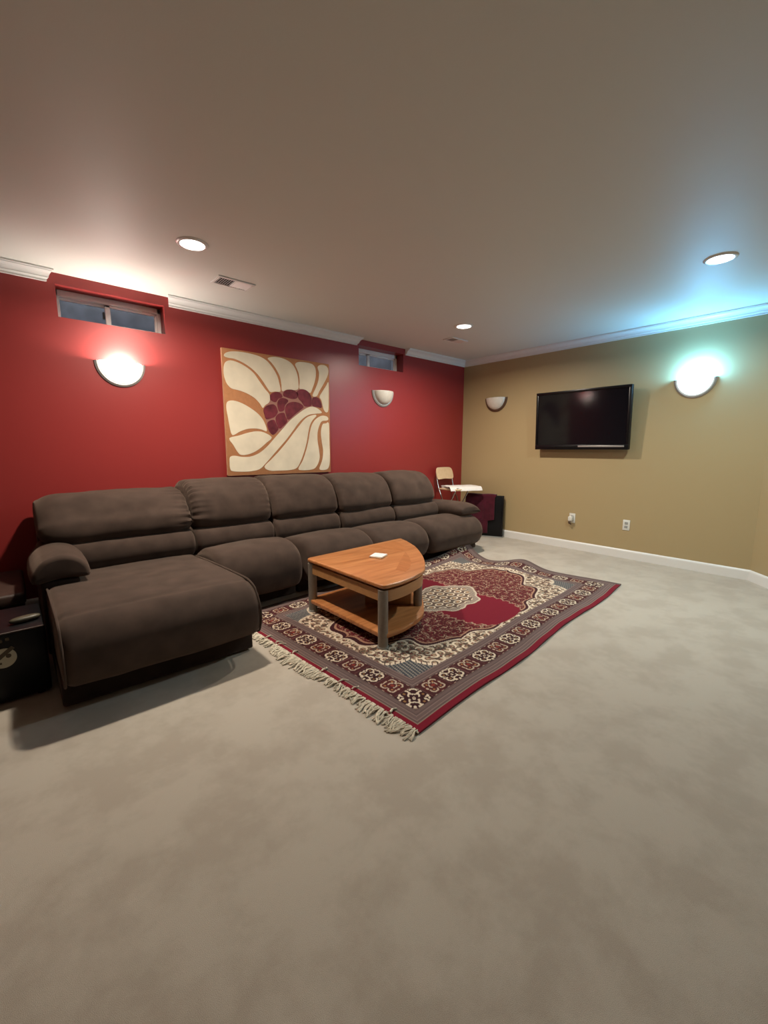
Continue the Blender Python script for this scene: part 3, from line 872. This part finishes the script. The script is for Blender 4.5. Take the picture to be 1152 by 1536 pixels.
def rug():
    st = .0042
    nx, ny = int(RUG_L/st)+1, int(RUG_W/st)+1
    gx = np.linspace(0, RUG_L, nx); gy = np.linspace(0, RUG_W, ny)
    X, Y = np.meshgrid(gx, gy, indexing='ij')
    col = rug_colors(X, Y)
    # lie of the rug: ripples, the ruck at the far end and the fold against the sofa
    u, v = X/RUG_L, Y/RUG_W
    z = .010+.0022*np.sin(X*5.1+Y*2.0)*np.sin(Y*4.3+.6)
    z += .058*np.exp(-((X-RUG_L)/.30)**2)*np.exp(-((Y-.92)/.17)**2)
    z += .085*np.exp(-((X-RUG_L+.05)/.40)**2)*np.exp(-((Y-1.70)/.15)**2)
    z += .030*np.exp(-((Y-1.68)/.08)**2)*np.clip((X-1.2)/1.4, 0, 1)
    z += .006*np.exp(-((Y-.0)/.10)**2)*np.sin(X*9.0)**2*np.clip(X/1.0, 0, 1)
    dX = np.zeros_like(X); dY = np.zeros_like(Y)
    dX -= .10*np.exp(-((Y-1.27)/.17)**2)*np.clip((X-2.2)/.62, 0, 1)
    dX -= .05*np.clip((X-2.2)/.62, 0, 1)*np.exp(-((Y-.62)/.4)**2)
    dY += .012*np.sin(X*4.6+.5)*np.clip(1-Y/.5, 0, 1)*np.clip(X/.6, 0, 1)
    e = np.minimum(np.minimum(X, RUG_L-X), np.minimum(Y, RUG_W-Y))
    px, py = X+dX, Y+dY
    # the back edge is gathered in front of the plinth
    py = np.where(py > 1.3, 1.3+(py-1.3)*.86, py)
    ca, sa = math.cos(RUG_A), math.sin(RUG_A)
    WX = RUG_O[0]+px*ca-py*sa; WY = RUG_O[1]+px*sa+py*ca
    me = bpy.data.meshes.new('rug_pile')
    # top grid + a skirt ring down to the floor
    top = np.stack([WX, WY, z], -1).reshape(-1, 3)
    ring = np.concatenate([np.arange(ny), (np.arange(1, nx))*ny+ny-1, (nx-1)*ny+np.arange(ny-2, -1, -1), np.arange(nx-2, 0, -1)*ny])
    sk = top[ring].copy(); sk[:, 2] = np.maximum(.0006, sk[:, 2]-.0095)
    verts = np.vstack([top, sk])
    I, J = np.meshgrid(np.arange(nx-1), np.arange(ny-1), indexing='ij')
    q = np.stack([I*ny+J, (I+1)*ny+J, (I+1)*ny+J+1, I*ny+J+1], -1).reshape(-1, 4)
    n0 = nx*ny; m = len(ring); k = np.arange(m)
    q2 = np.stack([ring[k], ring[(k+1) % m], n0+(k+1) % m, n0+k], -1)
    Q = np.vstack([q, q2]).astype(np.int32)
    me.vertices.add(len(verts)); me.vertices.foreach_set('co', verts.astype(np.float32).ravel())
    me.loops.add(Q.size); me.loops.foreach_set('vertex_index', Q.ravel())
    me.polygons.add(len(Q)); me.polygons.foreach_set('loop_start', np.arange(0, Q.size, 4, dtype=np.int32))
    me.polygons.foreach_set('loop_total', np.full(len(Q), 4, dtype=np.int32))
    at = me.color_attributes.new('weave', 'FLOAT_COLOR', 'POINT')
    cc = col.reshape(-1, 3); cc = np.vstack([cc, cc[ring]*.9])
    at.data.foreach_set('color', np.hstack([cc, np.ones((len(cc), 1))]).astype(np.float32).ravel())
    me.update(calc_edges=True); me.validate()
    m_ = bpy.data.materials.new('rug_weave'); m_.use_nodes = True
    nt = m_.node_tree; b = nt.nodes['Principled BSDF']
    b.inputs['Roughness'].default_value = .95; b.inputs['Specular IOR Level'].default_value = .1
    b.inputs['Sheen Weight'].default_value = .08
    an = nt.nodes.new('ShaderNodeAttribute'); an.attribute_name = 'weave'
    nt.links.new(an.outputs['Color'], b.inputs['Base Color'])
    t = thing('patterned_rug', 'red and cream oriental rug with floral border, partly under the table', 'rug', (0, 0, 0))
    t.location = (float(RUG_O[0]), float(RUG_O[1]), 0)
    me.transform(Matrix.Translation((-t.location.x, -t.location.y, 0)))
    obj('rug_pile', me, m_, t, smooth=True)
    # fringe along the near short side
    bm = bmesh.new()
    rng = random.Random(9)
    kn = 150
    for i in range(kn):
        y = .012+(RUG_W-.40)*i/(kn-1)+rng.uniform(-.003, .003)
        ln = rng.uniform(.045, .085)*(1.0+.25*math.sin(y*9))
        swing = rng.uniform(-.35, .35)+.5*math.sin(y*21)*.4
        if rng.random() < .05:   # a strand flipped back over the selvage
            ln = -.05
        for s in range(2):
            pts = []
            sw = swing+rng.uniform(-.12, .12); dy = rng.uniform(-.004, .004)
            for k in range(5):
                f = k/4
                xx = .006-ln*f; yy = y+dy+sw*f*f*abs(ln)+.004*math.sin(f*7+i)
                zz = .009*(1-f)+.0035+.006*math.sin(f*PI)*rng.uniform(.3, 1.2) + (.006 if ln < 0 else 0)
                pts.append((xx*ca-yy*sa, xx*sa+yy*ca, zz))
            tube(pts, .0034*rng.uniform(.7, 1.25), 5, bm)
    o = obj('fringe', bm, M_FRINGE, t); o['kind'] = 'stuff'
    bm = bmesh.new()
    pts = [(.001*math.sin(k*2.3)-.002, RUG_W*.86*k/60) for k in range(61)]
    tube([(x*ca-y*sa, x*sa+y*ca, .0085) for x, y in pts], .004, 6, bm)
    obj('selvage_cord', bm, M_FRINGE, t)
rug()

# ------------------------------------------------------------------ coffee table
def coffee_table():
    t = thing('coffee_table', 'quarter-round cherry wood coffee table with grey metal legs on the rug', 'table', (-3.44, -1.40, .008))
    ox, oy = 3.44, 1.40
    def outline(grow=0.0, n=30, rc=.035):
        """corner, straight sides, and the curved front; grow moves it outwards"""
        P0 = (-3.487-grow, -1.345+grow); P1 = (-3.482-grow, -2.195-grow)
        crv = [(-3.40, -2.205), (-3.285, -2.195), (-3.165, -2.165), (-3.05, -2.118), (-2.935, -2.015), (-2.82, -1.89), (-2.722, -1.763), (-2.63, -1.63), (-2.556, -1.50), (-2.505, -1.37)]
        c = catmull(crv, n, closed=False)
        cen = np.array((-3.3, -1.5))
        d = c-cen; c = c+d/np.linalg.norm(d, axis=1)[:, None]*grow
        P2 = (-2.475+grow, -1.285+grow)
        def rnd(a, p, b, r):
            a, p, b = (np.array(q, float) for q in (a, p, b))
            u = p+(a-p)/np.linalg.norm(a-p)*r; w = p+(b-p)/np.linalg.norm(b-p)*r
            return [tuple((1-s)**2*u+2*s*(1-s)*p+s*s*w) for s in np.linspace(0, 1, 7)]
        pts = rnd(P2, P0, P1, rc)+rnd(P0, P1, tuple(c[0]), rc)+[tuple(q) for q in c[1:-1]]+rnd(tuple(c[-1]), P2, P0, rc)
        return [(x+ox, y+oy) for x, y in pts]
    top = obj('table_top', prism(outline(), .378, .402, .007, 3), M_WOOD, t)
    # inlaid panel on the top
    def inlay(pts, m):
        bm = bmesh.new()
        prism([(x+ox, y+oy) for x, y in pts], .4018, .4026, 0, 1, bm)
        obj('inlay', bm, m, top, smooth=False)
    inlay([(-3.19, -1.99), (-2.80, -1.68), (-2.88, -1.80), (-2.99, -1.935), (-3.10, -2.03), (-3.18, -2.07)][::-1], M_WOOD_INLAY)
    inlay([(-2.92, -1.36), (-2.62, -1.34), (-2.62, -1.42), (-2.70, -1.58), (-2.78, -1.64)], M_WOOD_INLAY)
    obj('lift_gap_shade', prism(outline(-.034), .354, .379), M_DARKSLOT, t, smooth=False)  # dark block under the top, the gap's shade put into its colour
    # apron: a band, open below
    A, B = outline(-.015, rc=.05), outline(-.036, rc=.04)
    bm = bmesh.new()
    n = len(A)
    ring = [[bm.verts.new((x, y, z)) for x, y in P] for P, z in ((A, .292), (A, .362), (B, .362), (B, .292))]
    for r in range(4):
        for i in range(n):
            bm.faces.new((ring[r][i], ring[r][(i+1) % n], ring[(r+1) % 4][(i+1) % n], ring[(r+1) % 4][i]))
    obj('apron', bm, M_MAPLE, t)
    obj('shelf', prism(outline(-.004), .068, .096, .004, 2), M_WOOD, t)
    # divider board below the top
    a, b = Vector((-3.00+ox, -1.945+oy, 0)), Vector((-3.22+ox, -1.70+oy, 0))
    d = (b-a); ln = d.length; ang = math.atan2(d.y, d.x)
    m4 = Matrix.Translation(a) @ Matrix.Rotation(ang, 4, 'Z')
    obj('divider_board', box(0, ln, -.009, .009, .096, .30, .002, 1, mat4=m4), M_MAPLE, t)
    for x, y in ((-3.456, -1.376), (-3.456, -2.163), (-2.965, -1.978), (-2.56, -1.36)):
        lg = obj('leg', cyl((x+ox, y+oy, .012), (x+ox, y+oy, .366), .031, n=28), M_LEG, t)
        obj('foot', cyl((x+ox, y+oy, .0005), (x+ox, y+oy, .014), .034, .0335, n=28), M_GREY, lg)
coffee_table()

t = thing('coaster', 'small pale square coaster on the coffee table', 'coaster', (-3.06, -1.66, .4112), math.radians(22))
obj('cork_base', box(-.055, .055, -.05, .05, 0, .006, .001, 1), M_BIRCH, t)
obj('top_tile', box(-.052, .056, -.049, .05, .006, .012, .001, 1, mat4=Matrix.Rotation(math.radians(5), 4, 'Z')), M_PAPER, t)

# ------------------------------------------------------------------ corner: folding chair, papers, black panel with throw
def folding_chair():
    t = thing('folding_chair', 'pale wood folding chair with metal legs in the far corner', 'chair', (-.50, -.30, 0), math.radians(-90))
    # local: seat faces +x; back at -x
    sh = .665
    bm = box(-.15, .17, -.165, .165, sh-.012, sh+.010, .006, 2)
    obj('seat', bm, M_BIRCH, t)
    # curved back panel
    bm = bmesh.new()
    pts = []
    N = 14
    out = catmull([(-.165, .80), (-.17, .88), (-.15, .935), (-.10, .95), (.10, .95), (.15, .935), (.17, .88), (.165, .80), (.10, .79), (0, .795), (-.10, .79)], 44)
    f, b = [], []
    for y, z in out:
        x = -.20-(z-.80)*.22+.10*(y/.17)**2*.18
        f.append(bm.verts.new((x+.006, y, z))); b.append(bm.verts.new((x-.006, y, z)))
    bm.faces.new(f); bm.faces.new(b[::-1])
    for i in range(44):
        bm.faces.new((f[i], f[(i+1) % 44], b[(i+1) % 44], b[i]))
    obj('backrest', bm, M_BIRCH, t)
    for s in (-1, 1):
        obj('leg', tube([(.20, s*.15, .012), (-.06, s*.155, .44), (-.17, s*.158, sh+.02), (-.20, s*.16, .80), (-.225, s*.155, .90)], .0085, 8), M_CHROME, t)
        obj('leg', tube([(-.26, s*.14, .012), (-.04, s*.14, .36), (.12, s*.14, sh-.012)], .0085, 8), M_CHROME, t)
    obj('stretcher', tube([(.13, -.15, .13), (.13, .15, .13)], .007, 8), M_CHROME, t)
    obj('stretcher', tube([(-.19, -.14, .12), (-.19, .14, .12)], .007, 8), M_CHROME, t)
    return t, sh
ch, seat_h = folding_chair()
# newspapers / magazines heaped on the seat
rot = math.radians(-10)
def papers():
    rng = random.Random(3)
    for i in range(5):
        z = seat_h+.0105+.0062*i
        t = thing('magazine', ['open magazine draped over the front of the pale folding chair seat' if i == 4 else 'magazine in the pile on the pale folding chair, %s' % w
                  for w in ('at the bottom', 'second from the bottom', 'in the middle', 'just under the open one', 'topmost')][i], 'magazine', (-.45, -.31-(.055 if i == 4 else 0), z), rot+math.radians([8, -12, 10, -5, -14][i]), 'magazines on the folding chair')
        bm = bmesh.new()
        a, b = (.19, .135) if i < 4 else (.235, .155)
        n = 12
        V = []
        for u in range(n+1):
            row = []
            for v in range(n+1):
                x = -a+2*a*u/n; y = -b+2*b*v/n
                zz = .0015*math.sin(x*40+i)*math.sin(y*35)*(i == 4)
                if i == 4:
                    zz -= max(0, -y-.118)**1.2*2.6
                row.append((x, y, zz))
            V.append(row)
        for h, flip in ((0.0004, True), (.0052, False)):
            vs = [[bm.verts.new((x, y, z_+h)) for x, y, z_ in row] for row in V]
            for u in range(n):
                for v in range(n):
                    q = (vs[u][v], vs[u+1][v], vs[u+1][v+1], vs[u][v+1])
                    bm.faces.new(q[::-1] if flip else q)
            if flip: lo = vs
            else: hi = vs
        for k in range(n):
            for (p, q) in (((k, 0), (k+1, 0)), ((k, n), (k+1, n)), ((0, k), (0, k+1)), ((n, k), (n, k+1))):
                bm.faces.new((lo[p[0]][p[1]], lo[q[0]][q[1]], hi[q[0]][q[1]], hi[p[0]][p[1]]))
        obj('pages', bm, M_PAPER, t)
papers()

def black_panel():
    # long low black cabinet turned to face into the room, its right front foot by the olive wall
    t = thing('black_cabinet', 'low black cabinet in the far corner under a maroon throw', 'cabinet', (-.085, -.80, 0), math.radians(-64))
    # local: x runs along the front to the right, front face is y = 0 (towards -y), body behind (+y)
    obj('cabinet_body', box(-.50, 0, 0, .06, .012, .575, .006, 2), M_BLACK, t)
    obj('foot_glint', box(-.50, .004, -.006, .06, .001, .014, .002, 1), M_GREY, t)  # grey strip painted for the reflection along the cabinet's foot
    obj('edge_post', box(-.022, -.002, -.006, 0.0, .02, .57, .003, 2), M_GLOSSBLACK, t)
    th = thing('maroon_throw', 'maroon throw draped over the black cabinet in the corner', 'throw', (-.085, -.80, 0), math.radians(-64))
    bm = bmesh.new()
    # cross-section: down the front, over the top, a little down the back; varying right edge
    path = [(-.014, .045), (-.016, .18), (-.016, .34), (-.015, .50), (-.012, .575), (.0, .588), (.03, .590), (.060, .588), (.072, .575), (.074, .45), (.075, .3)]
    c = catmull(path, 46, closed=False)
    N = 40
    rows = []
    for k, (y, z) in enumerate(c):
        right = -.115 if (z > .24 or k > 25) else -.20
        if k > 25: right = -.10
        row = []
        for i in range(N+1):
            x = -.515+(right+.515)*i/N
            wv = .006*math.sin(x*38+z*4)+.004*math.sin(x*83+1)
            yy = y-(abs(wv)+.002 if k < 22 else 0)
            row.append(bm.verts.new((x, yy+(abs(wv) if k > 34 else 0), z+(.003*math.sin(x*25) if 18 < k < 34 else 0) - (.01*math.sin(x*9) if k == 0 else 0))))
        rows.append(row)
    for A, B in zip(rows, rows[1:]):
        for i in range(N):
            bm.faces.new((A[i], A[i+1], B[i+1], B[i]))
    o = obj('throw_cloth', bm, M_CLOTH, th)
    so = o.modifiers.new('thick', 'SOLIDIFY'); so.thickness = .005; so.offset = 1
black_panel()

# ------------------------------------------------------------------ left edge: black speaker box, brown trunk behind, small case
def left_things():
    t = thing('speaker_box', 'black speaker box with round ivory emblem beside the chaise', 'speaker', (-5.25, -1.21, 0), math.radians(1.0))
    obj('cabinet', box(-.26, .252, -.21, .20, .014, .350, .012, 3), M_BLACK, t)
    obj('top_edge', box(-.255, .247, -.2115, -.203, .343, .3515, .002, 1), M_TRUNK, t)
    for x in (-.22, .21):
        for y in (-.17, .16): obj('foot', cyl((x, y, 0), (x, y, .016), .018, n=14), M_GLOSSBLACK, t)
    # emblem: ivory disc broken by a dark slash, with small dark marks
    e = obj('emblem', cyl((.09, -.2105, .232), (.09, -.2135, .232), .047, n=36), M_DECAL, t)
    bm = bmesh.new()
    m4 = Matrix.Translation((.078, -.2142, .240)) @ Matrix.Rotation(math.radians(-38), 4, 'Y')
    box(-.062, .062, -.0006, .0006, -.009, .009, 0, 1, bm, m4)
    cyl((.108, -.2137, .240), (.108, -.2147, .240), .010, n=14, bm=bm)
    box(.060, .082, -.2147, -.2137, .205, .214, 0, 1, bm)
    obj('emblem_mark', bm, M_BROWNPRINT, e, smooth=False)
    bm = bmesh.new()
    for k in range(4): box(.03+.024*k, .045+.024*k, -.2113, -.2100, .300+.004*k, .315+.004*k, .003, 1, bm)
    obj('printed_mark', bm, M_BROWNPRINT, t, smooth=False)
    t2 = thing('brown_trunk', 'dark brown leather trunk against the red wall behind the speaker', 'trunk', (-5.42, -.42, 0))
    obj('trunk_body', box(-.36, .36, -.30, .36, .01, .27, .02, 3), M_TRUNK, t2)
    obj('lid', box(-.37, .37, -.31, .37, .275, .345, .02, 3), M_TRUNK, t2)
    obj('clasp', box(-.03, .03, -.322, -.305, .24, .30, .004, 2), M_BRONZE, t2)
    for x in (-.3, .3):
        for y in (-.24, .3): obj('foot', cyl((x, y, .0005), (x, y, .012), .02, n=12), M_BLACK, t2)
    t3 = thing('spectacle_case', 'small olive oval case lying on top of the black speaker box', 'case', (-5.065, -1.30, .3505), math.radians(14))
    bm = bmesh.new(); bmesh.ops.create_uvsphere(bm, u_segments=28, v_segments=14, radius=1)
    for v in bm.verts:
        x, y, z = v.co
        v.co = Vector((.062*math.copysign(abs(x)**.8, x), .024*math.copysign(abs(y)**.9, y), .0145+.0143*math.copysign(abs(z)**.7, z)))
    obj('case_shell', bm, M_OLIVEPLASTIC, t3)
    bm = bmesh.new()
    for k in range(24):
        pass
    pts = [(.0625*math.cos(2*PI*k/40), .0245*math.sin(2*PI*k/40), .0145) for k in range(41)]
    obj('hinge_line', tube(pts, .0012, 6), M_BLACK, t3)
left_things()
